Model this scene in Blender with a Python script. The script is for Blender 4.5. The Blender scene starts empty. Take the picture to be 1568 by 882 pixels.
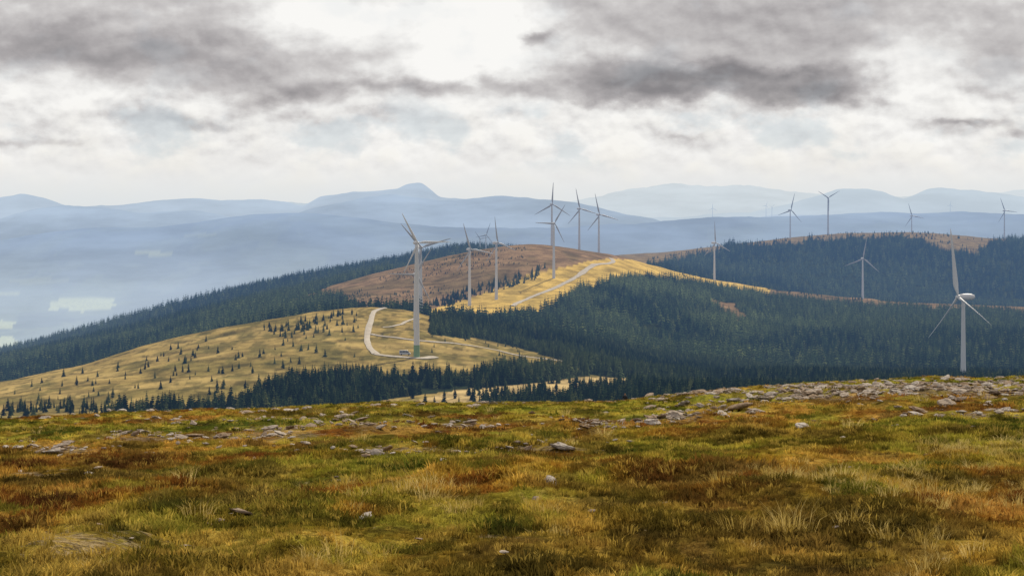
import bpy, math, random
import numpy as np
from mathutils import Vector, noise as mn
random.seed(7); rng=np.random.default_rng(7)
F=2926.0; CX=784.0; YH=340.0
S=bpy.context.scene
# ---------------------------------------------------------------- noise
def _h(ix,iy,s):
    n=(ix.astype(np.int64)*374761393+iy.astype(np.int64)*668265263+s*1274126177)&0xffffffff
    n=((n^(n>>13))*1274126177)&0xffffffff
    n=(n^(n>>16))&0xffff
    return n/65535.0
def vn(x,y,s=0):
    ix=np.floor(x);iy=np.floor(y);fx=x-ix;fy=y-iy
    fx=fx*fx*(3-2*fx);fy=fy*fy*(3-2*fy)
    a=_h(ix,iy,s);b=_h(ix+1,iy,s);c=_h(ix,iy+1,s);d=_h(ix+1,iy+1,s)
    return (a*(1-fx)+b*fx)*(1-fy)+(c*(1-fx)+d*fx)*fy
def fbm(x,y,o=4,s=0):
    t=0;a=.5;n=0
    for i in range(o):
        t=t+a*vn(x*2**i+i*17.3,y*2**i-i*9.1,s+i);n+=a;a*=.5
    return t/n*2-1
def sstep(a,b,x):
    t=np.clip((x-a)/(b-a),0,1);return t*t*(3-2*t)
# ---------------------------------------------------------------- terrain profile (feature lines of the land)
PX=np.arange(-7000,8600,4.0)
def prof(pts,sig=3):
    v=np.interp(PX,[p[0] for p in pts],[p[1] for p in pts])
    k=np.exp(-np.arange(-12,13)**2/(2*sig**2));k/=k.sum()
    return np.convolve(np.pad(v,12,mode='edge'),k,'valid')
def line(dp,yp,sig=3):
    d=prof(dp,6); y=prof(yp,sig); return d,(YH-y)/F*d
C=lambda v:[(0,v)]
crest=[(-600,668),(0,648),(150,638),(300,632),(430,628),(560,619),(800,619),(950,618),(1050,606),(1150,598),(1280,588),(1400,583),(1568,580),(2200,574)]
cd=[(0,95),(600,105),(950,110),(1568,112)]
L=[]
L.append((np.zeros_like(PX)+1.0,np.zeros_like(PX)-1.62))
L.append(line(C(14),C(885)))
cy=prof(crest,5); dd=prof(cd,6); zc=(YH-cy)/F*dd
z14=(YH-885)/F*14
t=(45-14)/(dd-14)
L.append((dd*0+45, z14+(zc-z14)*t+0.25))
L.append((dd,zc))
L.append((dd*0+200,(YH-(cy+9))/F*200))
L.append(line(C(430),[(-600,790),(0,745),(600,700),(1000,690),(1568,650)]))
L.append(line([(0,650),(600,760),(1568,760)],[(-600,720),(0,655),(300,640),(600,625),(800,618),(1000,610),(1568,604)]))
L.append(line([(0,980),(300,1150),(560,1300),(700,1220),(885,1100),(1568,1050)],
 [(-600,740),(-300,660),(0,588),(130,560),(200,541),(300,516),(400,494),(480,479),(540,471),(580,471),(640,482),(700,503),(780,528),(885,548),(1000,575),(1100,585),(1568,590)]))
L.append(line(C(1460),[(-600,760),(0,603),(200,556),(400,508),(520,482),(560,480),(640,481),(700,490),(800,500),(885,512),(1000,535),(1200,560),(1568,566)]))
L.append(line(C(1820),[(-600,740),(0,572),(200,528),(400,478),(480,464),(560,468),(640,470),(700,466),(760,461),(830,463),(900,466),(1000,478),(1200,508),(1568,520)]))
L.append(line([(0,2300),(900,2300),(1100,2600),(1568,2500)],[(-600,700),(0,552),(100,530),(200,510),(300,485),(400,460),(470,446),(520,434),(560,425),(620,409),(680,394),(740,381),(800,374),(830,374),(870,380),(900,386),(940,391),(1000,406),(1050,420),(1150,437),(1250,452),(1350,462),(1450,466),(1568,472),(2200,490)]))
L.append(line(C(2780),[(-600,720),(0,565),(300,482),(470,440),(600,416),(740,398),(800,394),(900,404),(940,402),(1000,414),(1100,440),(1250,474),(1568,495),(2200,510)]))
L.append(line(C(3150),[(-600,690),(0,541),(100,516),(200,492),(300,463),(400,438),(500,421),(590,405),(640,394),(700,384),(740,384),(800,390),(900,400),(1000,408),(1100,425),(1250,440),(1568,455),(2200,470)]))
L.append(line(C(3950),[(-600,760),(0,640),(400,480),(600,425),(700,402),(850,397),(940,391),(1020,386),(1100,378),(1200,366),(1300,357),(1400,355),(1460,359),(1510,365),(1568,367),(2200,400)]))
L.append((PX*0+5200,prof([(-600,-700),(700,-560),(1568,-380)],6)))
L.append((PX*0+9000,PX*0-850))
L.append((PX*0+14500,PX*0-770))
L.append(line(C(22000),[(-600,350),(0,368),(60,360),(130,350),(200,350),(250,350),(340,337),(440,327),(520,332),(620,347),(720,353),(830,351),(950,345),(1100,334),(1200,330),(1400,328),(1568,327),(2200,322)],2))
L.append(line(C(25000),C(372)))
L.append(line(C(29000),[(-600,345),(-60,350),(0,338),(60,322),(110,318),(160,320),(220,331),(300,329),(380,336),(450,330),(500,317),(560,299),(600,296),(640,303),(675,309),(740,303),(800,305),(860,312),(920,322),(970,335),(1040,350),(1300,350),(1568,350)],1))
L.append(line(C(32500),C(370)))
L.append(line(C(38000),[(-600,315),(-100,322),(0,302),(35,297),(70,306),(105,319),(160,317),(230,312),(290,307),(340,309),(400,306),(440,313),(465,320),(490,304),(520,299),(570,293),(608,290),(625,283),(645,280),(662,293),(672,303),(740,310),(800,318),(860,325),(960,335),(1040,345),(1140,340),(1200,330),(1568,332),(2200,330)],.8))
L.append(line(C(42000),C(365)))
L.append(line(C(52000),[(-600,310),(0,330),(130,320),(200,322),(300,318),(420,314),(600,318),(800,325),(1000,335),(1150,328),(1200,314),(1240,304),(1285,294),(1330,293),(1350,297),(1385,308),(1420,292),(1440,290),(1470,296),(1500,294),(1568,304),(1700,315),(2200,300)],.8))
L.append(line(C(58000),C(360)))
L.append(line(C(70000),[(-600,330),(700,330),(860,318),(900,306),(960,292),(1020,284),(1080,288),(1130,284),(1200,295),(1300,305),(1420,305),(1568,295),(2200,310)],1))
L.append((PX*0+90000,PX*0-900))
KD=np.array([l[0] for l in L]);KZ=np.array([l[1] for l in L])
def knots(px):
    i=np.clip((px-PX[0])/4.0,0,len(PX)-1.001);j=i.astype(int);f=i-j
    return KD[:,j]*(1-f)+KD[:,j+1]*f, KZ[:,j]*(1-f)+KZ[:,j+1]*f
def H0(px,d):
    D,Z=knots(px);K=D.shape[0];h=D[1:]-D[:-1];s=(Z[1:]-Z[:-1])/h
    m=np.zeros_like(D);p=s[1:]*s[:-1]
    w1=2*h[1:]+h[:-1];w2=h[1:]+2*h[:-1]
    with np.errstate(all='ignore'):
        hm=(w1+w2)/(w1/s[:-1]+w2/s[1:])
    m[1:-1]=np.where(p>0,hm,0);m[0]=s[0];m[-1]=s[-1]
    k=np.clip((D<=d).sum(0)-1,0,K-2);n=np.arange(len(d))
    hh=h[k,n];t=np.clip((d-D[k,n])/hh,0,1)
    return (2*t**3-3*t**2+1)*Z[k,n]+(t**3-2*t**2+t)*hh*m[k,n]+(-2*t**3+3*t**2)*Z[k+1,n]+(t**3-t**2)*hh*m[k+1,n]
def H(px,d):
    px=np.asarray(px,float).ravel();d=np.asarray(d,float).ravel()
    out=np.empty_like(px)
    for a in range(0,len(px),60000):
        P=px[a:a+60000];Dd=d[a:a+60000];x=(P-CX)/F*Dd
        z=H0(P,Dd)
        fg=1-sstep(120,320,Dd)
        z=z+fg*(0.24*fbm(x/4,Dd/5,3,3)+0.16*fbm(x/.9,Dd/1.1,3,8)*sstep(3,10,Dd))
        z=z+sstep(350,900,Dd)*(1-sstep(5000,8000,Dd))*(2.6*fbm(x/110,Dd/150,4,21)+1.1*fbm(x/28,Dd/45,3,25))
        rg=1-np.abs(fbm(x/1900,Dd/2400,5,31))*2
        z=z+sstep(6000,15000,Dd)*Dd*0.0025*(fbm(x/1000,Dd/2200,6,41)+.6*rg)*np.where(Dd>33000,.7,1)
        out[a:a+60000]=z
    return out
def pyof(z,d): return YH-z*F/d
# ---------------------------------------------------------------- polygons
def inpoly(px,py,poly):
    r=np.zeros(px.shape,bool);n=len(poly)
    for i in range(n):
        x1,y1=poly[i];x2,y2=poly[(i+1)%n]
        if y1==y2: continue
        c=((y1>py)!=(y2>py))&(px<(x2-x1)*(py-y1)/(y2-y1)+x1)
        r^=c
    return r
FRONT1=[(130,645),(190,634),(320,630),(375,620),(400,605),(440,592),(560,580),(640,573),(700,577),(780,570),(850,571),(900,574),(900,577),(850,582),(780,590),(700,597),(640,606),(590,614),(560,640),(400,650)]
FRONT2=[(735,616),(800,608),(900,602),(968,598),(972,583),(1060,577),(1320,580),(2000,590),(2000,720),(735,720)]
RIGHT=[(655,494),(700,488),(830,479),(850,463),(885,447),(905,436),(960,423),(1000,426),(1050,434),(1150,449),(1250,463),(1350,472),(1450,476),(1568,481),(2300,494),(2300,720),(985,720),(975,580),(930,580),(890,572),(884,562),(850,545),(780,528),(720,516),(660,510)]
BROWN=[(440,462),(470,450),(560,422),(640,398),(720,380),(800,365),(1000,395),(1060,420),(905,438),(850,478),(680,482),(640,480),(552,478),(535,462),(500,454)]
DHILL=[(985,416),(1040,398),(1110,381),(1200,374),(1300,366),(1370,362),(1420,367),(1440,384),(1500,391),(1515,370),(1568,366),(2300,390),(2300,700),(985,700)]
CLEAR=[(1085,455),(1120,462),(1142,484),(1138,494),(1105,480)]
GOLDLOW=[(630,616),(700,597),(780,590),(850,583),(900,577),(970,577),(966,592),(860,600),(742,612),(690,626)]
def cover(px,py,d):
    x=(px-CX)/F*d
    jx=px+14*fbm(x/40,d/60,3,51);jy=py+5*fbm(x/40+9,d/60,3,52)
    f=np.zeros(px.shape,bool)
    f|=(d<1150)&(d>450)&inpoly(jx,jy,FRONT1)
    f|=(d<2150)&(d>450)&inpoly(jx,jy,FRONT2)&~inpoly(jx,jy,GOLDLOW)
    f|=(d>820)&(d<2640)&inpoly(jx,jy,RIGHT)
    br=inpoly(jx,jy,BROWN)
    f|=(d>1370)&(d<2680)&(px<660)&~br
    f|=(d>2650)&(d<4200)&(px<800)
    f|=(d>2650)&(d<4600)&inpoly(jx,jy,DHILL)
    f&=~((d<2600)&inpoly(jx,jy,CLEAR))
    return f
# ---------------------------------------------------------------- meadow colours
def ramp_np(v,st):
    xs=[s[0] for s in st];return np.stack([np.interp(v,xs,[s[1][i] for s in st]) for i in range(3)],-1)
def lerp(a,b,t): return a*(1-t[...,None])+np.asarray(b)*t[...,None]
def meadow_rgb(x,y):
    a=fbm(x*.42,y*.26,5,201);b=fbm(x*1.5,y*1.1,4,211);c=fbm(x*.09,y*.06,3,221);e=fbm(x*.8+5,y*.5,3,231)
    c1=ramp_np(a,[(-.34,(.18,.055,.014)),(-.18,(.36,.135,.024)),(-.03,(.50,.27,.035)),(.10,(.33,.29,.03)),(.28,(.13,.165,.022))])
    c2=ramp_np(b,[(-.30,(.05,.028,.01)),(-.13,(.26,.13,.022)),(.04,(.29,.25,.032)),(.24,(.70,.49,.12))])
    k=lerp(c1,c2,np.full(x.shape,.47))
    gr=x*.014+c*1.3
    k=lerp(k,ramp_np(b,[(-.25,(.05,.075,.010)),(0,(.19,.205,.022)),(.25,(.50,.43,.06))]),sstep(-.1,.5,gr)*.72)
    k=lerp(k,ramp_np(b,[(-.25,(.09,.030,.012)),(.25,(.42,.18,.035))]),(1-sstep(-.6,-.05,gr))*.55)
    k=lerp(k,ramp_np(b,[(-.2,(.06,.09,.013)),(.2,(.28,.28,.035))]),sstep(.12,.34,e)*.65)
    k=lerp(k,(.045,.028,.011),sstep(.16,.34,-e+.3*b)*.6)
    return k
# ---------------------------------------------------------------- grid
cols=np.concatenate([np.linspace(-6800,-520,60,endpoint=False),np.arange(-520,2100,2.6),np.linspace(2110,8400,60)])
rows=np.concatenate([np.geomspace(1.5,10,14,endpoint=False),np.geomspace(10,260,320,endpoint=False),np.geomspace(260,4600,320,endpoint=False),np.geomspace(4600,90000,240)])
NC,NR=len(cols),len(rows)
GP,GD=np.meshgrid(cols,rows)
Zg=H(GP,GD).reshape(NR,NC)
GX=(GP-CX)/F*GD
PY=pyof(Zg,GD)
RM=np.minimum.accumulate(PY,axis=0)
def visible(px,d,pytop,slack=6):
    c=np.clip(np.searchsorted(cols,px),0,NC-1);r=np.clip(np.searchsorted(rows,d)-2,0,NR-1)
    return pytop<RM[r,c]+slack
verts=np.stack([GX,GD,Zg],-1).reshape(-1,3)
idx=np.arange(NR*NC).reshape(NR,NC)
fa=np.stack([idx[:-1,:-1],idx[:-1,1:],idx[1:,1:],idx[1:,:-1]],-1).reshape(-1,4)
me=bpy.data.meshes.new("terrain")
me.vertices.add(len(verts));me.vertices.foreach_set("co",verts.astype(np.float32).ravel())
me.loops.add(fa.size);me.loops.foreach_set("vertex_index",fa.astype(np.int32).ravel())
me.polygons.add(len(fa));me.polygons.foreach_set("loop_start",np.arange(0,fa.size,4,dtype=np.int32));me.polygons.foreach_set("loop_total",np.full(len(fa),4,np.int32))
me.polygons.foreach_set("use_smooth",np.ones(len(fa),bool))
fr=np.repeat(np.arange(NR-1),NC-1)
me.polygons.foreach_set("material_index",(rows[fr]>255).astype(np.int32))
me.update()
p=GP.ravel();d=GD.ravel();y=PY.ravel();x=GX.ravel()
col=np.zeros((len(p),4),np.float32);col[:,3]=1
def put(m,c,a=1.0):
    m=np.asarray(m,float)*a
    for i in range(3): col[:,i]=col[:,i]*(1-m)+c[i]*m
put(np.ones(len(p)),(.41,.30,.10))
n1=fbm(x/60,d/90,4,61);n2=fbm(x/22,d/35,3,62)
put((d<1400)*sstep(-.15,.35,n1),(.23,.185,.055),.8)
put((d<1400)*sstep(-.05,.4,n2),(.52,.38,.14),.65)
put((d<1400)*sstep(.05,.35,fbm(x/9,d/30,3,66)),(.15,.135,.04),.65)
put((d<1400)*sstep(.12,.35,fbm(x/5,d/14,3,67)),(.09,.08,.025),.6)
put((d>1500)*(d<2680),(.33,.215,.115))
put((d>1500)*(d<2680)*sstep(-.1,.5,n1),(.20,.145,.07),.8)
put((d>1500)*(d<2680)*sstep(.05,.35,n2),(.15,.115,.05),.6)
gold=(d>1300)&(d<2600)&inpoly(p,y,[(640,480),(700,462),(770,440),(815,418),(870,408),(900,400),(935,396),(1010,400),(1100,425),(1180,438),(1180,462),(1050,440),(960,430),(880,450),(830,478),(780,480)])  # golden grass, with the saddle's patch of sun painted into its colour
put(gold,(.78,.54,.14),.95)
put(gold*sstep(.0,.4,n2),(.46,.33,.09),.7)
put((d>2650)&(d<4600),(.31,.22,.10))
fo=cover(p,y,d)
put(fo,(.035,.048,.022))
put((d>4600)*1.0,(.035,.055,.035))
put((d>4600)*sstep(-.05,.25,fbm(x/700,d/1500,5,71)),(.17,.21,.08),.8)
put((d>4600)*sstep(.1,.2,fbm(x/300,d/900,4,72)),(.24,.29,.12),.5)
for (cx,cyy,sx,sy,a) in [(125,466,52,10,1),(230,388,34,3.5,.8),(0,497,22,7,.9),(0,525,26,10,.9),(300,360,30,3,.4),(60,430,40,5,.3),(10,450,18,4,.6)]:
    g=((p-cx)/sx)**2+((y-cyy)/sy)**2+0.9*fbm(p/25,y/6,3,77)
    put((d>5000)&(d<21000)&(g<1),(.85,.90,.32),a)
put((d<1200)&(d>500)&inpoly(p,y,GOLDLOW),(.62,.46,.21),.9)
fgm=d<262
mr_=meadow_rgb(x[fgm],d[fgm]);col[fgm,:3]=mr_
ca=me.color_attributes.new("cover","FLOAT_COLOR","POINT");ca.data.foreach_set("color",col.ravel())
PATCH=[(95,690,75,11),(60,725,60,6),(215,672,70,7),(430,664,85,14),(345,672,40,8),(560,650,50,9),(640,690,130,9),(830,688,90,11),(700,652,60,6),(1030,640,60,8),(1250,606,150,10),(1440,599,190,12),(1130,628,40,5),(120,830,150,26),(520,738,60,7),(1500,635,90,8),(370,792,30,6),(760,822,40,6),(930,650,60,6)]
def stony(px,py):
    s=np.zeros(px.shape)
    for a,b,c,e in PATCH: s=np.maximum(s,np.exp(-(((px-a)/c)**2+((py-b)/e)**2)))
    return s
st=stony(p,y)*(d<260)
sa=me.attributes.new("stony","FLOAT","POINT");sa.data.foreach_set("value",st.astype(np.float32))
terrain=bpy.data.objects.new("mountain_terrain",me);S.collection.objects.link(terrain)
# ---------------------------------------------------------------- node helpers
class N:
    def __init__(s,nt): s.nt=nt
    def n(s,t,**k):
        nd=s.nt.nodes.new(t)
        for a,b in k.items(): setattr(nd,a,b)
        return nd
    def put(s,sock,v):
        if isinstance(v,bpy.types.NodeSocket): s.nt.links.new(v,sock)
        else: sock.default_value=v
    def m(s,op,a,b=0.0,c=0.0,clamp=False):
        nd=s.n("ShaderNodeMath",operation=op,use_clamp=clamp)
        s.put(nd.inputs[0],a);s.put(nd.inputs[1],b);s.put(nd.inputs[2],c);return nd.outputs[0]
    def noise(s,vec,scale,detail=4,rough=.55,dist=0.0,norm=True):
        nd=s.n("ShaderNodeTexNoise");s.put(nd.inputs["Vector"],vec);nd.inputs["Scale"].default_value=scale
        nd.inputs["Detail"].default_value=detail;nd.inputs["Roughness"].default_value=rough;nd.inputs["Distortion"].default_value=dist
        return nd.outputs["Fac"]
    def ramp(s,f,st,interp='LINEAR'):
        nd=s.n("ShaderNodeValToRGB");cr=nd.color_ramp;cr.interpolation=interp
        while len(cr.elements)<len(st): cr.elements.new(.5)
        for e,(q,c) in zip(cr.elements,st): e.position=q;e.color=(*c,1) if not isinstance(c,(int,float)) else (c,c,c,1)
        s.put(nd.inputs[0],f);return nd.outputs[0]
    def mix(s,f,a,b,mode='MIX'):
        nd=s.n("ShaderNodeMix",data_type='RGBA',blend_type=mode)
        s.put(nd.inputs[0],f)
        for sk,v in ((nd.inputs[6],a),(nd.inputs[7],b)):
            s.put(sk,v if isinstance(v,bpy.types.NodeSocket) else (*v,1))
        return nd.outputs[2]
    def mr(s,v,a,b,c=0.,e=1.):
        nd=s.n("ShaderNodeMapRange",interpolation_type='SMOOTHSTEP');s.put(nd.inputs[0],v)
        for i,q in enumerate((a,b,c,e)): nd.inputs[i+1].default_value=q
        return nd.outputs[0]
def mat(name):
    m=bpy.data.materials.new(name);m.use_nodes=True;m.node_tree.nodes.clear()
    try: m.cycles.emission_sampling='NONE'
    except Exception as e: print(e)
    return m,N(m.node_tree)
def haze_out(g,shader,far=False):  # aerial haze painted into the material: emission mixed in by distance from origin
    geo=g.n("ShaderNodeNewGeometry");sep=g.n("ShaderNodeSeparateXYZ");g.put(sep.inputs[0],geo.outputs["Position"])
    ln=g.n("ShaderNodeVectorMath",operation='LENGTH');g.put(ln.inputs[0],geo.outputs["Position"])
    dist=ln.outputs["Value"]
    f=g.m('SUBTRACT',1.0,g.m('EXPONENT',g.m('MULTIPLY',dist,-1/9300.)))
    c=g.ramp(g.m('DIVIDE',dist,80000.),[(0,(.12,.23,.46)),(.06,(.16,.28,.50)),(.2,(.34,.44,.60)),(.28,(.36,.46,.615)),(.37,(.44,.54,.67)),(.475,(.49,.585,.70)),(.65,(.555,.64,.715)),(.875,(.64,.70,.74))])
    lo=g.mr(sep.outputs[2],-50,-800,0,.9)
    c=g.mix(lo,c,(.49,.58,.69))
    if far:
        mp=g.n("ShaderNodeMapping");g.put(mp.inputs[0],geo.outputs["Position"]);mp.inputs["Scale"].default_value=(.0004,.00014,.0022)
        v=g.mr(g.noise(mp.outputs[0],1.0,6,.62),.3,.7,.83,1.13)  # noise paints cloud-shadow and light patches into the haze colour
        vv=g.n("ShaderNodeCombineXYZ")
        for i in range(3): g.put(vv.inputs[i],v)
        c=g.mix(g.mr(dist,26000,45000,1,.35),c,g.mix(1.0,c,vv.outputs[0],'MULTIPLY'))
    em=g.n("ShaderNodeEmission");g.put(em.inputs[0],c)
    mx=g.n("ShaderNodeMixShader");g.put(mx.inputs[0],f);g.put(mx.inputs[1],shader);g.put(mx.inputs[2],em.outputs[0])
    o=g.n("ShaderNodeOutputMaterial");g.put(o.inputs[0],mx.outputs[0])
def bump_n(g,b,bump,bs,bd):
    bn=g.n("ShaderNodeBump");bn.inputs["Strength"].default_value=bs;bn.inputs["Distance"].default_value=bd
    g.put(bn.inputs["Height"],bump);g.put(b.inputs["Normal"],bn.outputs[0])
def diff(g,colr,bump=None,bs=.3,bd=.1):
    b=g.n("ShaderNodeBsdfDiffuse");g.put(b.inputs[0],colr if isinstance(colr,bpy.types.NodeSocket) else (*colr,1))
    if bump is not None: bump_n(g,b,bump,bs,bd)
    return b.outputs[0]
def bsdf(g,colr,rough=.9,bump=None,bs=.3,bd=.1,spec=.1):
    b=g.n("ShaderNodeBsdfPrincipled");g.put(b.inputs["Base Color"],colr if isinstance(colr,bpy.types.NodeSocket) else (*colr,1))
    b.inputs["Roughness"].default_value=rough;b.inputs["Specular IOR Level"].default_value=spec
    if bump is not None: bump_n(g,b,bump,bs,bd)
    return b.outputs[0]
m_meadow,g=mat("meadow_turf")
at=g.n("ShaderNodeAttribute",attribute_name="cover")
geo=g.n("ShaderNodeNewGeometry");P=geo.outputs["Position"]
k=at.outputs["Color"]
at=g.n("ShaderNodeAttribute",attribute_name="stony")
sn=g.noise(P,4.5,5,.8)
sf=g.mr(g.m('ADD',g.m('MULTIPLY',at.outputs["Fac"],.22),sn),.62,.72,0,.7)
stc=g.ramp(g.noise(P,14,3,.75),[(.35,(.10,.06,.03)),(.6,(.38,.30,.20))])
k=g.mix(sf,k,stc)
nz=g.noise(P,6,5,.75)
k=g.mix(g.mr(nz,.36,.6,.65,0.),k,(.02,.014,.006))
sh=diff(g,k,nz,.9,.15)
o=g.n("ShaderNodeOutputMaterial");g.put(o.inputs[0],sh)
m_ter,g=mat("hill_ground")
at=g.n("ShaderNodeAttribute",attribute_name="cover")
geo=g.n("ShaderNodeNewGeometry");P=geo.outputs["Position"]
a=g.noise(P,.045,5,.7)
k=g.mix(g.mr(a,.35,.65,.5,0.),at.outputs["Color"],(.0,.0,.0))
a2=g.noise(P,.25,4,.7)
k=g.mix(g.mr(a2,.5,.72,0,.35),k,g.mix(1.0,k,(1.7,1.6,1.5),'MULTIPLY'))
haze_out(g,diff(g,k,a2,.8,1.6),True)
me.materials.append(m_meadow);me.materials.append(m_ter)
# ---------------------------------------------------------------- instancing
def scatter(name,pts,rot,scl,pick,sources,tint=None):
    n=len(pts)
    m=bpy.data.meshes.new(name);m.vertices.add(n);m.vertices.foreach_set("co",np.asarray(pts,np.float32).ravel())
    if tint is not None:
        a=m.attributes.new("tint","FLOAT_COLOR","POINT");a.data.foreach_set("color",np.concatenate([tint,np.ones((n,1))],1).astype(np.float32).ravel())
    for nm,ty,v in (("rot","FLOAT_VECTOR",rot),("scl","FLOAT_VECTOR",scl)):
        a=m.attributes.new(nm,ty,"POINT");a.data.foreach_set("vector",np.asarray(v,np.float32).ravel())
    a=m.attributes.new("pick","INT","POINT");a.data.foreach_set("value",np.asarray(pick,np.int32))
    ob=bpy.data.objects.new(name,m);S.collection.objects.link(ob)
    cl=bpy.data.collections.new(name+"_sources")
    for s in sources: cl.objects.link(s)
    ng=bpy.data.node_groups.new(name+"_scatter","GeometryNodeTree")
    ng.interface.new_socket("Geometry",in_out='INPUT',socket_type='NodeSocketGeometry')
    ng.interface.new_socket("Geometry",in_out='OUTPUT',socket_type='NodeSocketGeometry')
    gi=ng.nodes.new("NodeGroupInput");go=ng.nodes.new("NodeGroupOutput")
    ci=ng.nodes.new("GeometryNodeCollectionInfo");ci.inputs["Collection"].default_value=cl
    ci.inputs["Separate Children"].default_value=True;ci.inputs["Reset Children"].default_value=True
    ip=ng.nodes.new("GeometryNodeInstanceOnPoints");ip.inputs["Pick Instance"].default_value=True
    def attr(nm,t):
        q=ng.nodes.new("GeometryNodeInputNamedAttribute");q.data_type=t;q.inputs["Name"].default_value=nm;return q.outputs["Attribute"]
    lk=ng.links.new
    lk(gi.outputs[0],ip.inputs["Points"]);lk(ci.outputs[0],ip.inputs["Instance"])
    lk(attr("pick","INT"),ip.inputs["Instance Index"]);lk(attr("rot","FLOAT_VECTOR"),ip.inputs["Rotation"]);lk(attr("scl","FLOAT_VECTOR"),ip.inputs["Scale"])
    lk(ip.outputs[0],go.inputs[0])
    md=ob.modifiers.new("scatter","NODES");md.node_group=ng
    return ob
def mesh_obj(name,v,f,mats,link=False,smooth=False,mi=None):
    m=bpy.data.meshes.new(name);m.from_pydata([tuple(q) for q in v],[],f);
    for q in mats: m.materials.append(q)
    if mi: m.polygons.foreach_set("material_index",mi)
    if smooth: m.polygons.foreach_set("use_smooth",[True]*len(m.polygons))
    m.update();ob=bpy.data.objects.new(name,m)
    if link: S.collection.objects.link(ob)
    return ob
def tint_node(g):
    a=g.n("ShaderNodeAttribute",attribute_name="tint");a.attribute_type='INSTANCER';return a.outputs["Color"]
# spruces (unit height)
m_sp,g=mat("spruce_needles")
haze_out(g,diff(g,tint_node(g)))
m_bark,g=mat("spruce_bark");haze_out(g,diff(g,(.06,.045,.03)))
def spruce(seed,lush,W=12):
    r=random.Random(seed);v=[];f=[];mi=[]
    for i in range(5):
        a=i*2*math.pi/5;v+= [(.018*math.cos(a),.018*math.sin(a),0)]
    v.append((0,0,.95))
    for i in range(5): f.append((i,(i+1)%5,5));mi.append(1)
    for w in range(W):
        t=w/(W-1);z=.06+.9*t;R=(1-t)**.85*lush+.012
        nb=int(8-4*t)
        for b in range(nb):
            a=2*math.pi*(b+r.random()*.8)/nb+w*.7
            q=R*r.uniform(.6,1.15);dz=-q*r.uniform(.25,.6)
            if r.random()<.08: continue
            ca,sa=math.cos(a),math.sin(a);wd=q*.38+.008
            i=len(v)
            zt=z+.02*r.random()
            v+= [(0,0,zt+.035),(ca*q*.55-sa*wd,sa*q*.55+ca*wd,zt+dz*.45-.02),(ca*q,sa*q,zt+dz),(ca*q*.55+sa*wd,sa*q*.55-ca*wd,zt+dz*.45-.02),(ca*q*.6,sa*q*.6,zt+dz*.3+.025)]
            f+= [(i,i+1,i+4),(i+1,i+2,i+4),(i+2,i+3,i+4),(i+3,i,i+4)];mi+=[0]*4
    return mesh_obj("spruce_tree_source",v,f,[m_sp,m_bark],mi=mi)
spr=[spruce(s,l) for s,l in ((1,.20),(2,.24),(3,.28),(4,.33),(5,.23))]
sprf=[spruce(s,l,7) for s,l in ((1,.22),(2,.26),(3,.30),(4,.34),(5,.25))]
def trees(name,px,dd,hh,src=spr,br=1.0):
    z=H(px,dd)-.3
    x=(px-CX)/F*dd;n=len(px)
    rot=np.stack([rng.normal(0,.03,n),rng.normal(0,.03,n),rng.uniform(0,6.28,n)],1)
    w=hh*rng.uniform(.85,1.3,n)
    tn=ramp_np(rng.random(n),[(0,(.012,.026,.014)),(.5,(.030,.055,.026)),(.8,(.065,.10,.040)),(1,(.16,.18,.065))])
    # sunlit patch on the near ridge flank, painted into the tree tints
    sun_zone=np.exp(-((x-150)/170)**2-((dd-1950)/420)**2)
    big=np.clip(sstep(-.02,.24,fbm(x/230,dd/330,3,301))*.35+sstep(-.25,.15,fbm(x/70,dd/160,3,305))*sun_zone*.9,0,.9)
    tn=lerp(tn,(.23,.28,.11),big*rng.uniform(.3,1,n))*br
    return scatter(name,np.stack([x,dd,z],1),rot,np.stack([w,w,hh],1),rng.integers(0,5,n),src,tn)
def sample(n,p0,p1,d0,d1):
    return rng.uniform(p0,p1,n),np.sqrt(rng.uniform(d0*d0,d1*d1,n))
def forest(name,n,p0,p1,d0,d1,hm,src=spr,br=1.0):
    px,dd=sample(n,p0,p1,d0,d1);z=H(px,dd);py=pyof(z,dd)
    x=(px-CX)/F*dd
    hh=hm*rng.uniform(.45,1.45,n)*(1+.35*fbm(x/90,dd/90,3,81))
    m=cover(px,py,dd)&visible(px,dd,py-hh*F/dd,5)&(fbm(x/20,dd/24,3,82)>-.28)
    print(name,m.sum())
    return trees(name,px[m],dd[m],hh[m],src,br)
forest("spruce_forest",110000,-150,1750,450,1370,6.3,spr,.9)
forest("spruce_forest",80000,-150,1750,1370,2660,9.0,sprf,1.2)
forest("spruce_forest",75000,-150,1750,2660,4600,12,sprf,1.1)
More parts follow.
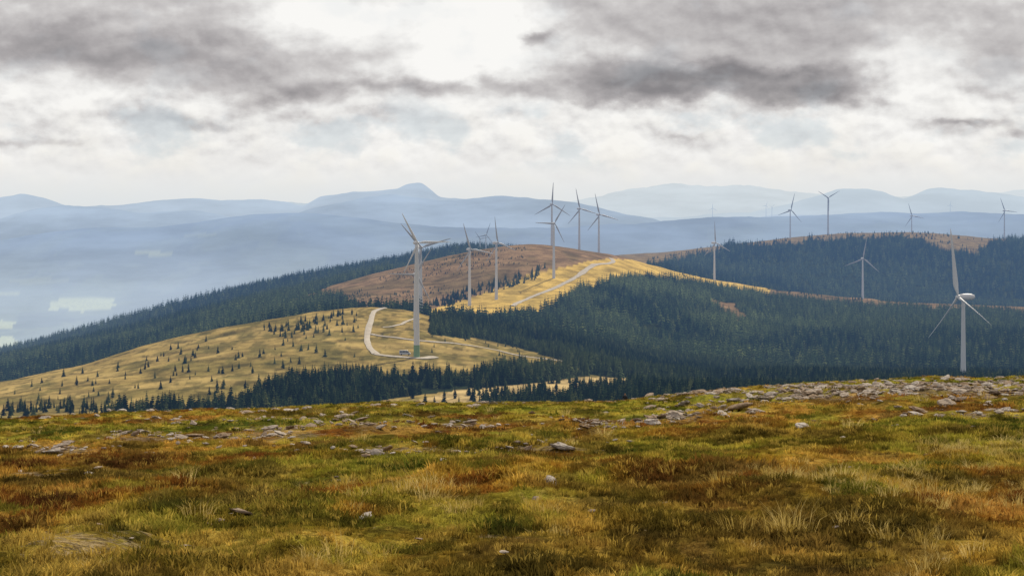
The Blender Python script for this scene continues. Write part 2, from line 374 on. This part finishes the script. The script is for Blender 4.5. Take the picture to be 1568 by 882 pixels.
# scattered trees
def scat(n,poly,d0,d1,h0,h1,clump=-.1):
    P0=min(q[0] for q in poly);P1=max(q[0] for q in poly)
    px,dd=sample(40000,P0,P1,d0,d1);z=H(px,dd);py=pyof(z,dd);x=(px-CX)/F*dd
    m=inpoly(px,py,poly)&visible(px,dd,py-10,0)&(fbm(x/45,dd/60,3,91)>clump)&~cover(px,py,dd)
    px=px[m][:n];dd=dd[m][:n];return px,dd,rng.uniform(h0,h1,len(px))
A=[scat(140,[(-100,640),(0,600),(200,548),(400,502),(545,480),(560,545),(420,572),(330,612),(100,645),(-100,660)],600,1340,2.2,5.2,-.5),
   scat(45,[(400,512),(440,497),(545,476),(520,505),(430,520)],900,1340,3.0,6.0,-.1),
   scat(55,[(0,660),(0,620),(150,615),(400,590),(400,640),(100,660)],560,1100,3,6,-.1),
   scat(18,[(640,500),(760,520),(885,550),(830,560),(650,545)],700,1340,1.8,3.5,-.3),
   scat(60,[(590,618),(660,603),(780,590),(960,580),(960,600),(760,625),(590,628)],500,1100,3.5,6,-.3),
   scat(520,[(500,450),(640,408),(720,388),(800,378),(840,400),(810,430),(700,452),(560,468)],1600,2400,1.6,3.8,-.05),
   scat(190,[(650,470),(700,448),(800,420),(836,408),(820,430),(760,446),(690,468)],1550,2300,4,8,-.4),
   scat(160,[(930,405),(1040,420),(1250,452),(1568,470),(1568,480),(1250,462),(1000,420)],2200,2640,3,6,-.3),
   scat(260,[(980,400),(1100,376),(1300,357),(1420,357),(1520,370),(1500,392),(1380,364),(1100,384)],3300,4300,4,8,-.1)]
px=np.concatenate([a[0] for a in A]);dd=np.concatenate([a[1] for a in A]);hh=np.concatenate([a[2] for a in A])
trees("scattered_spruce_trees",px,dd,hh,spr,.8)
# ---------------------------------------------------------------- grass
def grass_mat(name):
    m,g=mat(name);k=tint_node(g)
    df=g.n("ShaderNodeBsdfDiffuse");tr=g.n("ShaderNodeBsdfTranslucent");g.put(df.inputs[0],k);g.put(tr.inputs[0],k)
    mx=g.n("ShaderNodeMixShader");mx.inputs[0].default_value=.4;g.put(mx.inputs[1],df.outputs[0]);g.put(mx.inputs[2],tr.outputs[0])
    o=g.n("ShaderNodeOutputMaterial");g.put(o.inputs[0],mx.outputs[0]);return m
mg=grass_mat("grass_blades")
def tuft(seed,nb,spread,wid,lean,m):
    r=random.Random(seed);v=[];f=[]
    for _ in range(nb):
        a=r.uniform(0,6.28);q=spread*math.sqrt(r.random());bx,by=q*math.cos(a),q*math.sin(a)
        a2=a+r.uniform(-1,1);l=r.uniform(.2,1)*lean;h=r.uniform(.45,1);fx,fy=math.cos(a2),math.sin(a2)
        w=wid*r.uniform(.6,1.2);th=r.uniform(0,6.28);wx,wy=math.cos(th)*w,math.sin(th)*w
        i=len(v)
        v+=[(bx-wx,by-wy,-.1),(bx+wx,by+wy,-.1),(bx+fx*l*.35+wx*.8,by+fy*l*.35+wy*.8,h*.6),(bx+fx*l*.35-wx*.8,by+fy*l*.35-wy*.8,h*.6),(bx+fx*l,by+fy*l,h*r.uniform(.75,1))]
        f+=[(i,i+1,i+2,i+3),(i+3,i+2,i+4)]
    return mesh_obj("grass_tuft_source",v,f,[m])
tf=[tuft(10+i,28,.75,.055,.6,mg) for i in range(5)]
def grass(name,n,d0,d1,s0,s1,src,keep=None,hs=1.0,stk=1.1,pale=False):
    px,dd=sample(n,-120,1690,d0,d1);x=(px-CX)/F*dd;z=H(px,dd);py=pyof(z,dd)
    s=rng.uniform(s0,s1,n)*(1+.9*fbm(x/1.1,dd/1.1,3,101))
    m=rng.random(n)>stony(px,py)*stk
    if keep is not None: m&=keep(px,py,x,dd)
    px,dd,x,z,s=px[m],dd[m],x[m],z[m],s[m];n=len(px)
    if pale: tn=lerp(np.tile((.42,.30,.07),(n,1)),(.70,.55,.22),rng.random(n))
    else:
        tn=meadow_rgb(x,dd);r=rng.random(n)
        tn=lerp(tn,(.68,.48,.10),sstep(.72,1,r)*.5);tn=lerp(tn,(.04,.032,.01),(1-sstep(0,.3,r))*.65)
        tn=tn*rng.uniform(.7,1.3,(n,1))
    rot=np.stack([rng.normal(0,.12,n),rng.normal(0,.12,n),rng.uniform(0,6.28,n)],1)
    return scatter(name,np.stack([x,dd,z],1),rot,np.stack([s,s,s*rng.uniform(.6,1.1,n)*hs],1),rng.integers(0,len(src),n),src,tn)
grass("meadow_grass",60000,9,40,.035,.12,tf)
grass("meadow_grass",62000,38,135,.09,.19,tf,None,.55)
dt=[tuft(30+i,36,.45,.011,.8,mg) for i in range(4)]
DP=[(1290,775,160,40),(1500,690,80,18),(1210,800,100,28),(1490,850,110,35),(530,868,60,25),(1300,735,110,14),(700,770,120,14),(960,790,100,18),(1530,760,70,30)]
def kp(px,py,x,dd):
    s=np.zeros(px.shape)+.02
    for a,b,c,e in DP: s=np.maximum(s,np.exp(-(((px-a)/c)**2+((py-b)/e)**2)))
    return (rng.random(px.shape)<s)&(fbm(x/1.5,dd/1.5,3,111)>-.1)
grass("dry_grass",26000,10,70,.08,.27,dt,kp,pale=True)
# ---------------------------------------------------------------- stones
m_st,g=mat("limestone_rock");geo=g.n("ShaderNodeNewGeometry")
k=g.ramp(g.noise(geo.outputs["Position"],12,4,.7),[(.3,(.24,.20,.17)),(.5,(.46,.41,.36)),(.68,(.62,.58,.52))])
k=g.mix(1.0,k,tint_node(g),'MULTIPLY')
sh=diff(g,k,g.noise(geo.outputs["Position"],25,4,.7),.6,.03);o=g.n("ShaderNodeOutputMaterial");g.put(o.inputs[0],sh)
def rock(seed):
    import bmesh
    bm=bmesh.new();bmesh.ops.create_icosphere(bm,subdivisions=3,radius=.5)
    for q in bm.verts:
        c=q.co.copy();n=mn.noise(c*2.2+Vector((seed*7,0,0)))*.45+mn.noise(c*5+Vector((seed*3,9,0)))*.16
        q.co=c*(1+n);
        q.co.x=round(q.co.x*5)/5*.5+q.co.x*.5;q.co.z=round(q.co.z*4)/4*.55+q.co.z*.45
        q.co.z*=.5
    m=bpy.data.meshes.new("rock_source");bm.to_mesh(m);bm.free();m.materials.append(m_st)
    return bpy.data.objects.new("rock_source",m)
rk=[rock(i) for i in range(6)]
n=300000
px,dd=sample(n,-120,1690,11,125);x=(px-CX)/F*dd;z=H(px,dd);py=pyof(z,dd)
pr=stony(px,py)*.16*sstep(-.25,.25,fbm(x/1.4,dd/2.2,3,121))+.0022
m=rng.random(n)<pr;px,dd,x,z=px[m],dd[m],x[m],z[m];n=len(px);print("rocks",n)
s=np.minimum(.10+rng.exponential(.07,n),.36)*np.clip(dd/60,.3,1.3)
big=[(95,688,.36),(550,647,.36),(1000,652,.40),(1130,627,.5),(1035,640,.5),(1450,622,.5),(345,671,.28),(860,690,.36),(895,657,.22),(80,697,.32),(975,648,.3),(560,796,.12),(368,789,.14),(1230,657,.3),(1410,634,.32),(430,668,.28),(720,650,.28)]
def solve(px,py,d0,d1):
    q=np.geomspace(d0,d1,900);yy=pyof(H(np.full(900,float(px)),q),q)
    i=np.where(yy<=py)[0]
    return q[i[0]] if len(i) else q[np.argmin(yy)]
bd=[(a,solve(a,b,11,118),c) for a,b,c in big]
bp=np.array([b[0] for b in bd],float);bdd=np.array([b[1] for b in bd]);bs_=np.array([b[2] for b in bd])
px=np.concatenate([px,bp]);dd=np.concatenate([dd,bdd]);s=np.concatenate([s,bs_]);x=(px-CX)/F*dd;z=H(px,dd)+s*.10+.03;n=len(px)
rot=np.stack([rng.normal(0,.2,n),rng.normal(0,.2,n),rng.uniform(0,6.28,n)],1)
tn=lerp(np.tile((1.,1.,1.),(n,1)),(.6,.48,.36),rng.random(n))
scatter("scattered_rocks",np.stack([x,dd,z],1),rot,np.stack([s*rng.uniform(.9,1.7,n),s,s*rng.uniform(.45,.95,n)],1),rng.integers(0,6,n),rk,tn)
# ---------------------------------------------------------------- roads
m_rd,g=mat("gravel_road");geo=g.n("ShaderNodeNewGeometry")
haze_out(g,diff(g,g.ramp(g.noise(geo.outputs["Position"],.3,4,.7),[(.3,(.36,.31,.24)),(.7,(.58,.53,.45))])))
def road(name,pts,w,d0,d1):
    q=[]
    for a,b in pts:
        dd=solve(a,b,d0,d1);q.append(((a-CX)/F*dd,dd))
    q=np.array(q)
    out=[]
    for i in range(len(q)-1):
        p0=q[max(i-1,0)];p1=q[i];p2=q[i+1];p3=q[min(i+2,len(q)-1)]
        k=max(4,int(np.linalg.norm(p2-p1)/4))
        for t in np.linspace(0,1,k,endpoint=False):
            out.append(.5*((2*p1)+(p2-p0)*t+(2*p0-5*p1+4*p2-p3)*t*t+(3*p1-p0-3*p2+p3)*t**3))
    out.append(q[-1]);q=np.array(out)
    tg=np.gradient(q,axis=0);tg/=np.linalg.norm(tg,axis=1)[:,None]+1e-9;nr=np.stack([-tg[:,1],tg[:,0]],1)
    ww=w*(1+.25*fbm(np.arange(len(q))/6.,np.zeros(len(q)),3,5))
    v=[];f=[]
    for j,o in enumerate((-.5,-.17,.17,.5)):
        P=q+nr*(o*ww)[:,None];z=H(CX+P[:,0]/P[:,1]*F,P[:,1])+(.55 if abs(o)<.3 else .3)
        v.append(np.stack([P[:,0],P[:,1],z],1))
    n=len(q);v=np.concatenate(v)
    for j in range(3):
        for i in range(n-1): f.append((j*n+i,j*n+i+1,(j+1)*n+i+1,(j+1)*n+i))
    return mesh_obj(name,v,f,[m_rd],True,True)
road("gravel_road",[(590,472),(578,475),(571,481),(568,492),(564,505),(562,520),(566,533),(576,543)],3.6,820,1300)
road("gravel_road",[(568,512),(590,516),(640,522),(700,527),(750,535),(800,546),(850,552),(880,556)],3.0,760,1250)
road("gravel_road",[(576,543),(600,546),(640,549),(665,547)],5,760,1200)
road("gravel_road",[(785,469),(800,461),(822,452),(850,441),(878,427),(897,414),(910,406),(928,404),(939,401),(936,396)],5.5,1480,2290)
road("gravel_road",[(585,502),(610,498),(630,490),(642,488)],2.2,900,1290)
# ---------------------------------------------------------------- turbines
m_wt,g=mat("turbine_paint");geo=g.n("ShaderNodeNewGeometry")
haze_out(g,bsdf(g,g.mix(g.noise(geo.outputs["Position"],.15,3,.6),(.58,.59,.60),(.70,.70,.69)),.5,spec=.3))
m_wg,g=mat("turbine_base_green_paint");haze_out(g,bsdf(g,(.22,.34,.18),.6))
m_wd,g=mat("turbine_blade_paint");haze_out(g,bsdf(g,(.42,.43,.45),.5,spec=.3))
def ring(v,f,secs,n,cap=True):
    b=len(v)
    for (z,rx,ry,ox,oy) in secs:
        for i in range(n):
            a=2*math.pi*i/n;v.append((ox+rx*math.cos(a),oy+ry*math.sin(a),z))
    for s in range(len(secs)-1):
        for i in range(n):
            f.append((b+s*n+i,b+s*n+(i+1)%n,b+(s+1)*n+(i+1)%n,b+(s+1)*n+i))
    if cap:
        f.append(tuple(b+i for i in range(n))[::-1]);f.append(tuple(b+(len(secs)-1)*n+i for i in range(n)))
def turbine(bx,hx,hub_y,base_y,rpx,phase,yaw,d=None,dr=(700,1300),green=False,tw=1.0,pitch=-12,bm=None):
    if d is None: d=solve(bx,base_y,*dr)
    X=(bx-CX)/F*d;zb=float(H([bx],[d])[0])-.5
    zh=(YH-hub_y)/F*d;Ht=zh-zb;R=rpx*d/F
    e=bpy.data.objects.new("wind_turbine",None);e.location=(X,d,zb);S.collection.objects.link(e);e.empty_display_size=5
    def part(n,v,f,mt,mi=None,loc=(0,0,0),rz=0):
        o=mesh_obj(n,v,f,mt,True,True,mi);o.parent=e;o.location=loc;o.rotation_euler=(0,0,rz);return o
    u=max(60,min(Ht,75))
    rb=.027*u*tw;rt=.015*u*tw
    v=[];f=[];hs=[0,.01,.04,.08,.12,.3,.5,.7,.9,.985]
    ring(v,f,[(Ht*t,(rb+(rt-rb)*t**.8)*(1.15 if t==0 else 1),(rb+(rt-rb)*t**.8)*(1.15 if t==0 else 1),0,0) for t in hs],24)
    mi=[0]*len(f)
    if green:
        for i in range(24*4): mi[i]=1
    part("tower",v,f,[m_wt,m_wg],mi)
    k=R/33.*.9
    yw=math.radians(yaw);
    v=[];f=[];secs=[]
    for s,r in ((-2.2,1.2),(-1.6,1.6),(0,1.85),(2.5,1.9),(5,1.7),(6.3,1.2),(6.8,.5)):
        secs.append((s*k,r*k,r*k*.98,0,0))
    ring(v,f,secs,16);v=[(a,c,-b) for a,b,c in v]
    part("nacelle",v,f,[m_wt],None,(0,0,Ht),yw)
    v=[];f=[];ring(v,f,[(-.0*k,1.3*k,1.3*k,0,0),(1.0*k,1.25*k,1.25*k,0,0),(1.9*k,.9*k,.9*k,0,0),(2.5*k,.25*k,.25*k,0,0)],16)
    v=[(a,-c-2.2*k,b) for a,b,c in v]
    for b3 in range(3):
        th=math.radians(phase+120*b3);bv=[];bf=[];sc=[]
        for t,c,tk in ((.02,.022,.022),(.06,.024,.022),(.12,.045,.018),(.2,.062,.014),(.35,.052,.010),(.55,.038,.007),(.75,.027,.005),(.92,.017,.003),(1,.005,.0015)):
            sc.append((t*R,c*R*.62,tk*R,(-c*R*.25 if t>.1 else 0),-.035*R*t*t))
        ring(bv,bf,sc,8);o=len(v)
        for a,b,c in bv:
            w=math.radians(pitch)*(1-.4*c/R);a2=a*math.cos(w)-b*math.sin(w);b2=a*math.sin(w)+b*math.cos(w)
            v.append((a2*math.cos(th)+c*math.sin(th),b2-3.2*k,-a2*math.sin(th)+c*math.cos(th)))
        f+=[tuple(o+i for i in q) for q in bf]
    part("rotor",v,f,[bm or m_wd],None,(0,0,Ht),yw)
turbine(638,0,372,548,54,-31,28,green=True,tw=1.0,bm=m_wt)
turbine(644,0,379,478,52,-45,30,d=1380)
turbine(636,0,420,505,46,-88,20,dr=(900,1290),tw=.8)
turbine(719,0,382,468,43,-20,35,dr=(1400,2250))
turbine(760,0,372,459,42,-13,50,dr=(1400,2250))
turbine(744,0,360,390,20,20,30,d=3050,tw=.7)
turbine(735,0,366,390,16,-40,30,d=3080,tw=.7)
turbine(848,0,342,426,34,-88,25,dr=(1500,2290))
turbine(845,0,313,378,34,2,20,d=2330)
turbine(887,0,320,388,33,-15,30,d=2400)
turbine(917,0,329,391,34,-16,30,d=2450)
turbine(1094,0,372,431,34,-6,40,d=2580)
turbine(1210,0,322,367,27,14,30,d=3900)
turbine(1268,0,303,360,21,180,15,d=3900)
turbine(1396,0,331,357,21,-20,20,d=3950,tw=.8)
turbine(1538,0,323,366,22,-24,20,d=3950)
turbine(1321,0,396,460,33,10,10,d=2540)
turbine(1475,0,455,640,106,-10,-72,d=1020,tw=1.0,pitch=58,bm=m_wt)
for a,h,r,ph in ((1091,319,8,0),(1173,315,7,20),(1455,314,7,10),(1182,317,6,50)): turbine(a,0,h,330,r,ph,10,d=21900,tw=1.5)
# ---------------------------------------------------------------- van
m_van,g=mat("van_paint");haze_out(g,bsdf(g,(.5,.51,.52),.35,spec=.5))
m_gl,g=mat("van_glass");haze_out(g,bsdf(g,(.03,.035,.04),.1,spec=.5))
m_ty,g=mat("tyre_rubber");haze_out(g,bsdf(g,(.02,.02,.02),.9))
def van(pxv,pyv,dr,name="parked_van",rz=.1):
    dd=solve(pxv,pyv,*dr);e=bpy.data.objects.new(name,None);e.location=((pxv-CX)/F*dd,dd,float(H([pxv],[dd])[0])+.4);e.rotation_euler=(0,0,rz);S.collection.objects.link(e)
    pr=[(-2.8,.35),(-2.85,1.0),(-2.8,2.2),(-2.6,2.45),(1.0,2.5),(1.5,2.3),(2.2,1.35),(2.85,1.1),(2.95,.6),(2.9,.35)]
    n=len(pr);v=[(a,-.95,b) for a,b in pr]+[(a,.95,b) for a,b in pr];f=[tuple(range(n)),tuple(range(2*n-1,n-1,-1))]+[(i,i+n,(i+1)%n+n,(i+1)%n) for i in range(n)]
    o=mesh_obj("body",v,f,[m_van],True);o.parent=e
    bv=o.modifiers.new("b","BEVEL");bv.width=.08;bv.segments=2
    v=[];f=[]
    for s in (-.965,.965):
        for (x0,x1,x2,x3) in ((.2,1.45,1.95,.2),(-1.2,.05,.05,-1.2),(-2.6,-1.35,-1.35,-2.6)):
            i=len(v);v+=[(x0,s,2.15),(x1,s,2.15),(x2,s,1.5),(x3,s,1.5)];f.append((i,i+1,i+2,i+3))
    i=len(v);v+=[(1.62,-.8,2.22),(1.62,.8,2.22),(2.2,.8,1.42),(2.2,-.8,1.42)];f.append((i,i+1,i+2,i+3))
    o=mesh_obj("windows",v,f,[m_gl],True);o.parent=e
    for j,(a,s) in enumerate(((-1.8,-.85),(-1.8,.85),(1.9,-.85),(1.9,.85))):
        v=[];f=[];ring(v,f,[(-.12,.36,.36,0,0),(.12,.36,.36,0,0)],16);v=[(q[0]+a,q[2]+s,q[1]+.36) for q in v]
        o=mesh_obj("wheel_%d"%j,v,f,[m_ty],True);o.parent=e
van(620,545,(760,1200))
# ---------------------------------------------------------------- hiker
m_h,g=mat("hiker_clothing_and_skin");tc=g.n("ShaderNodeTexCoord");sp=g.n("ShaderNodeSeparateXYZ");g.put(sp.inputs[0],tc.outputs["Object"])
k=g.ramp(g.m('DIVIDE',sp.outputs[2],2.0),[(0,(.03,.02,.015)),(.06,(.035,.04,.05)),(.46,(.05,.05,.06)),(.74,(.35,.2,.14)),(.835,(.04,.025,.02))],'CONSTANT')
sh=bsdf(g,k,.8);o=g.n("ShaderNodeOutputMaterial");g.put(o.inputs[0],sh)
J=[((0,0,.95),.15),((0,0,1.15),.14),((0,-.02,1.38),.16),((0,-.02,1.5),.06),((0,-.04,1.6),.095),((0,-.05,1.70),.085),
 ((.19,-.02,1.40),.07),((.25,-.02,1.14),.05),((.22,.14,.95),.04),((.21,.2,.88),.035),((-.19,-.02,1.40),.07),((-.25,.05,1.14),.05),((-.22,-.1,.93),.04),((-.21,-.16,.87),.035),
 ((.1,0,.88),.1),((.11,-.1,.48),.07),((.11,.02,.1),.05),((.11,-.12,.04),.045),((-.1,0,.88),.1),((-.11,.1,.48),.07),((-.11,.26,.12),.05),((-.11,.14,.04),.045)]
E=[(0,1),(1,2),(2,3),(3,4),(4,5),(2,6),(6,7),(7,8),(8,9),(2,10),(10,11),(11,12),(12,13),(0,14),(14,15),(15,16),(16,17),(0,18),(18,19),(19,20),(20,21)]
m=bpy.data.meshes.new("body");m.from_pydata([j[0] for j in J],E,[]);m.materials.append(m_h)
hk=bpy.data.objects.new("hiker",None);S.collection.objects.link(hk);ob=bpy.data.objects.new("body",m);S.collection.objects.link(ob);ob.parent=hk
sm=ob.modifiers.new("skin","SKIN")
for i,j in enumerate(J): m.skin_vertices[0].data[i].radius=(j[1]*.85,j[1]*.85)
m.skin_vertices[0].data[0].use_root=True
ob.modifiers.new("sub","SUBSURF").levels=1
m_bp,g=mat("backpack_fabric");sh=bsdf(g,(.03,.033,.045),.8);o=g.n("ShaderNodeOutputMaterial");g.put(o.inputs[0],sh)
v=[];f=[];ring(v,f,[(.98,.10,.07,0,-.2),(1.05,.15,.11,0,-.22),(1.25,.16,.12,0,-.23),(1.42,.14,.1,0,-.22),(1.48,.08,.05,0,-.2)],14)
o=mesh_obj("backpack",v,f,[m_bp],True,True);o.parent=hk
# walk the hiker down the far side of the crest until about 1 m still shows above it
crow=int(np.searchsorted(cols,957));hd=150.
for q in np.arange(112,260,1.5):
    zq=float(H([957],[q])[0]);ri=np.searchsorted(rows,q)-1
    seen=(RM[ri,crow]-(YH-(zq+1.75)*F/q))*q/F
    if q>115 and seen<0.95: hd=q;break
print("hiker",hd,seen)
hk.location=((957-CX)/F*hd,hd,float(H([957],[hd])[0]));hk.rotation_euler=(0,0,.3)
# ---------------------------------------------------------------- sky
SUN_EL=math.radians(38);SUN_AZ=math.radians(24)
W=bpy.data.worlds.new("World");S.world=W;W.use_nodes=True;W.node_tree.nodes.clear();g=N(W.node_tree)
sk=g.n("ShaderNodeTexSky");sk.sky_type='NISHITA';sk.sun_disc=False;sk.sun_elevation=SUN_EL;sk.sun_rotation=SUN_AZ;sk.altitude=1700
tc=g.n("ShaderNodeTexCoord");sp=g.n("ShaderNodeSeparateXYZ");g.put(sp.inputs[0],tc.outputs["Generated"])
X,Y,Z=sp.outputs
U=g.m('ADD',g.m('MULTIPLY',g.m('ARCTAN2',X,Y),F*1.012),CX)
hyp=g.m('SQRT',g.m('ADD',g.m('MULTIPLY',X,X),g.m('MULTIPLY',Y,Y)))
V=g.m('SUBTRACT',YH,g.m('MULTIPLY',g.m('DIVIDE',Z,g.m('MAXIMUM',hyp,.15)),F))
cb=g.n("ShaderNodeCombineXYZ");g.put(cb.inputs[0],g.m('DIVIDE',U,215.));g.put(cb.inputs[1],g.m('DIVIDE',V,140.))
Q=cb.outputs[0]
wn=g.n("ShaderNodeTexNoise");g.put(wn.inputs["Vector"],Q);wn.inputs["Scale"].default_value=1.7;wn.inputs["Detail"].default_value=5;wn.inputs["Roughness"].default_value=.55
ws=g.n("ShaderNodeSeparateColor");g.put(ws.inputs[0],wn.outputs["Color"])
U2=g.m('ADD',U,g.m('MULTIPLY',g.m('SUBTRACT',ws.outputs[0],.5),190.))
V2=g.m('ADD',V,g.m('MULTIPLY',g.m('SUBTRACT',ws.outputs[1],.5),95.))
def blob(cx,cy,sx,sy,a,p=2.0):
    e=g.m('ADD',g.m('POWER',g.m('ABSOLUTE',g.m('DIVIDE',g.m('SUBTRACT',U2,cx),sx)),p),g.m('POWER',g.m('ABSOLUTE',g.m('DIVIDE',g.m('SUBTRACT',V2,cy),sy)),p))
    return g.m('MULTIPLY',g.m('EXPONENT',g.m('MULTIPLY',e,-1.)),a)
base=g.ramp(g.m('DIVIDE',g.m('ADD',V,400.),800.),[(0,.64),(.5,.66),(.62,.72),(.70,.85),(.80,.90),(.9,.90),(.95,.88)])
acc=base
for b in [(735,50,110,80,.52),(520,18,115,45,.46),(620,100,130,20,.20),(940,75,50,26,.08),(1390,115,60,60,.26),(60,15,200,18,.08),(420,45,60,30,.08),
          (230,92,290,34,-.26),(60,70,180,26,-.12),(640,138,260,14,-.28),(420,138,80,24,-.14),(1110,130,245,28,-.46,4.),(1290,140,70,22,-.14),(1130,60,250,60,-.12,3.),(840,66,28,16,-.38),
          (1500,110,80,50,-.08),(1470,200,75,7,-.30),(250,190,70,10,-.24),(60,228,90,9,-.20),(1040,212,60,6,-.20),(880,152,80,9,-.12),(700,190,120,10,-.10),
          (90,140,110,30,.14),(1250,195,160,18,.08),(820,215,240,22,.08)]:
    acc=g.m('ADD',acc,blob(*b))
n1=g.noise(Q,2.6,7,.52)
off=g.n("ShaderNodeVectorMath",operation='ADD');g.put(off.inputs[0],Q);off.inputs[1].default_value=(.02,-.08,0)
n2=g.noise(off.outputs[0],2.6,7,.52)
rel=g.m('SUBTRACT',n1,n2)
q2=g.noise(Q,.8,2,.5)
fade=g.mr(V,300,190,.10,1.)
low=g.mr(V,110,170,.50,.85)
acc=g.m('ADD',acc,g.m('MULTIPLY',g.m('MULTIPLY',g.m('SUBTRACT',n1,.5),.26),fade))
acc=g.m('ADD',acc,g.m('MULTIPLY',g.m('MULTIPLY',rel,1.05),g.m('MULTIPLY',fade,low)))
acc=g.m('ADD',acc,g.m('MULTIPLY',g.m('MULTIPLY',g.m('SUBTRACT',q2,.5),.22),fade))
cc=g.ramp(acc,[(0,(.18,.17,.185)),(.25,(.25,.24,.25)),(.5,(.41,.39,.395)),(.7,(.60,.58,.575)),(.85,(.80,.79,.775)),(1,(.95,.94,.915))])
warm=g.mr(V,120,260,0,.3)
cc=g.mix(g.m('MULTIPLY',warm,g.mr(n1,.45,.65,0,1)),cc,(.86,.82,.73))
hz=g.mr(V,245,325,0,.9);cc=g.mix(hz,cc,(.73,.765,.78))
gap=g.m('MULTIPLY',g.mr(ws.outputs[2],.52,.66,0,.55),g.m('MULTIPLY',g.mr(V,140,190,.25,1),g.mr(V,275,235,0,1)))
cc=g.mix(gap,cc,(.58,.64,.69))
cc=g.mix(g.mr(V,345,500,0,1.),cc,(.30,.33,.36))
bgS=g.n("ShaderNodeBackground");g.put(bgS.inputs[0],sk.outputs[0]);bgS.inputs[1].default_value=.08
bgC=g.n("ShaderNodeBackground");g.put(bgC.inputs[0],cc);bgC.inputs[1].default_value=1.0
cm=g.m('SUBTRACT',1.0,g.m('MULTIPLY',gap,.15))
mx=g.n("ShaderNodeMixShader");g.put(mx.inputs[0],cm);g.put(mx.inputs[1],bgS.outputs[0]);g.put(mx.inputs[2],bgC.outputs[0])
o=g.n("ShaderNodeOutputWorld");g.put(o.inputs[0],mx.outputs[0])
sl=bpy.data.lights.new("sun","SUN");sl.energy=4.8;sl.angle=math.radians(.8);sl.color=(1,.90,.73)
so=bpy.data.objects.new("sun",sl);S.collection.objects.link(so)
dv=Vector((math.sin(SUN_AZ)*math.cos(SUN_EL),math.cos(SUN_AZ)*math.cos(SUN_EL),math.sin(SUN_EL)))
so.rotation_euler=dv.to_track_quat('Z','Y').to_euler()
# ---------------------------------------------------------------- camera
cam=bpy.data.cameras.new("camera");co=bpy.data.objects.new("camera",cam);S.collection.objects.link(co)
co.location=(0,0,0);co.rotation_euler=(math.pi/2,0,0)
cam.sensor_width=36;cam.lens=36*F/1568;cam.shift_y=-(441-YH)/1568;cam.clip_start=.5;cam.clip_end=200000
S.camera=co
S.view_settings.view_transform='Standard';S.view_settings.look='None';S.view_settings.exposure=0
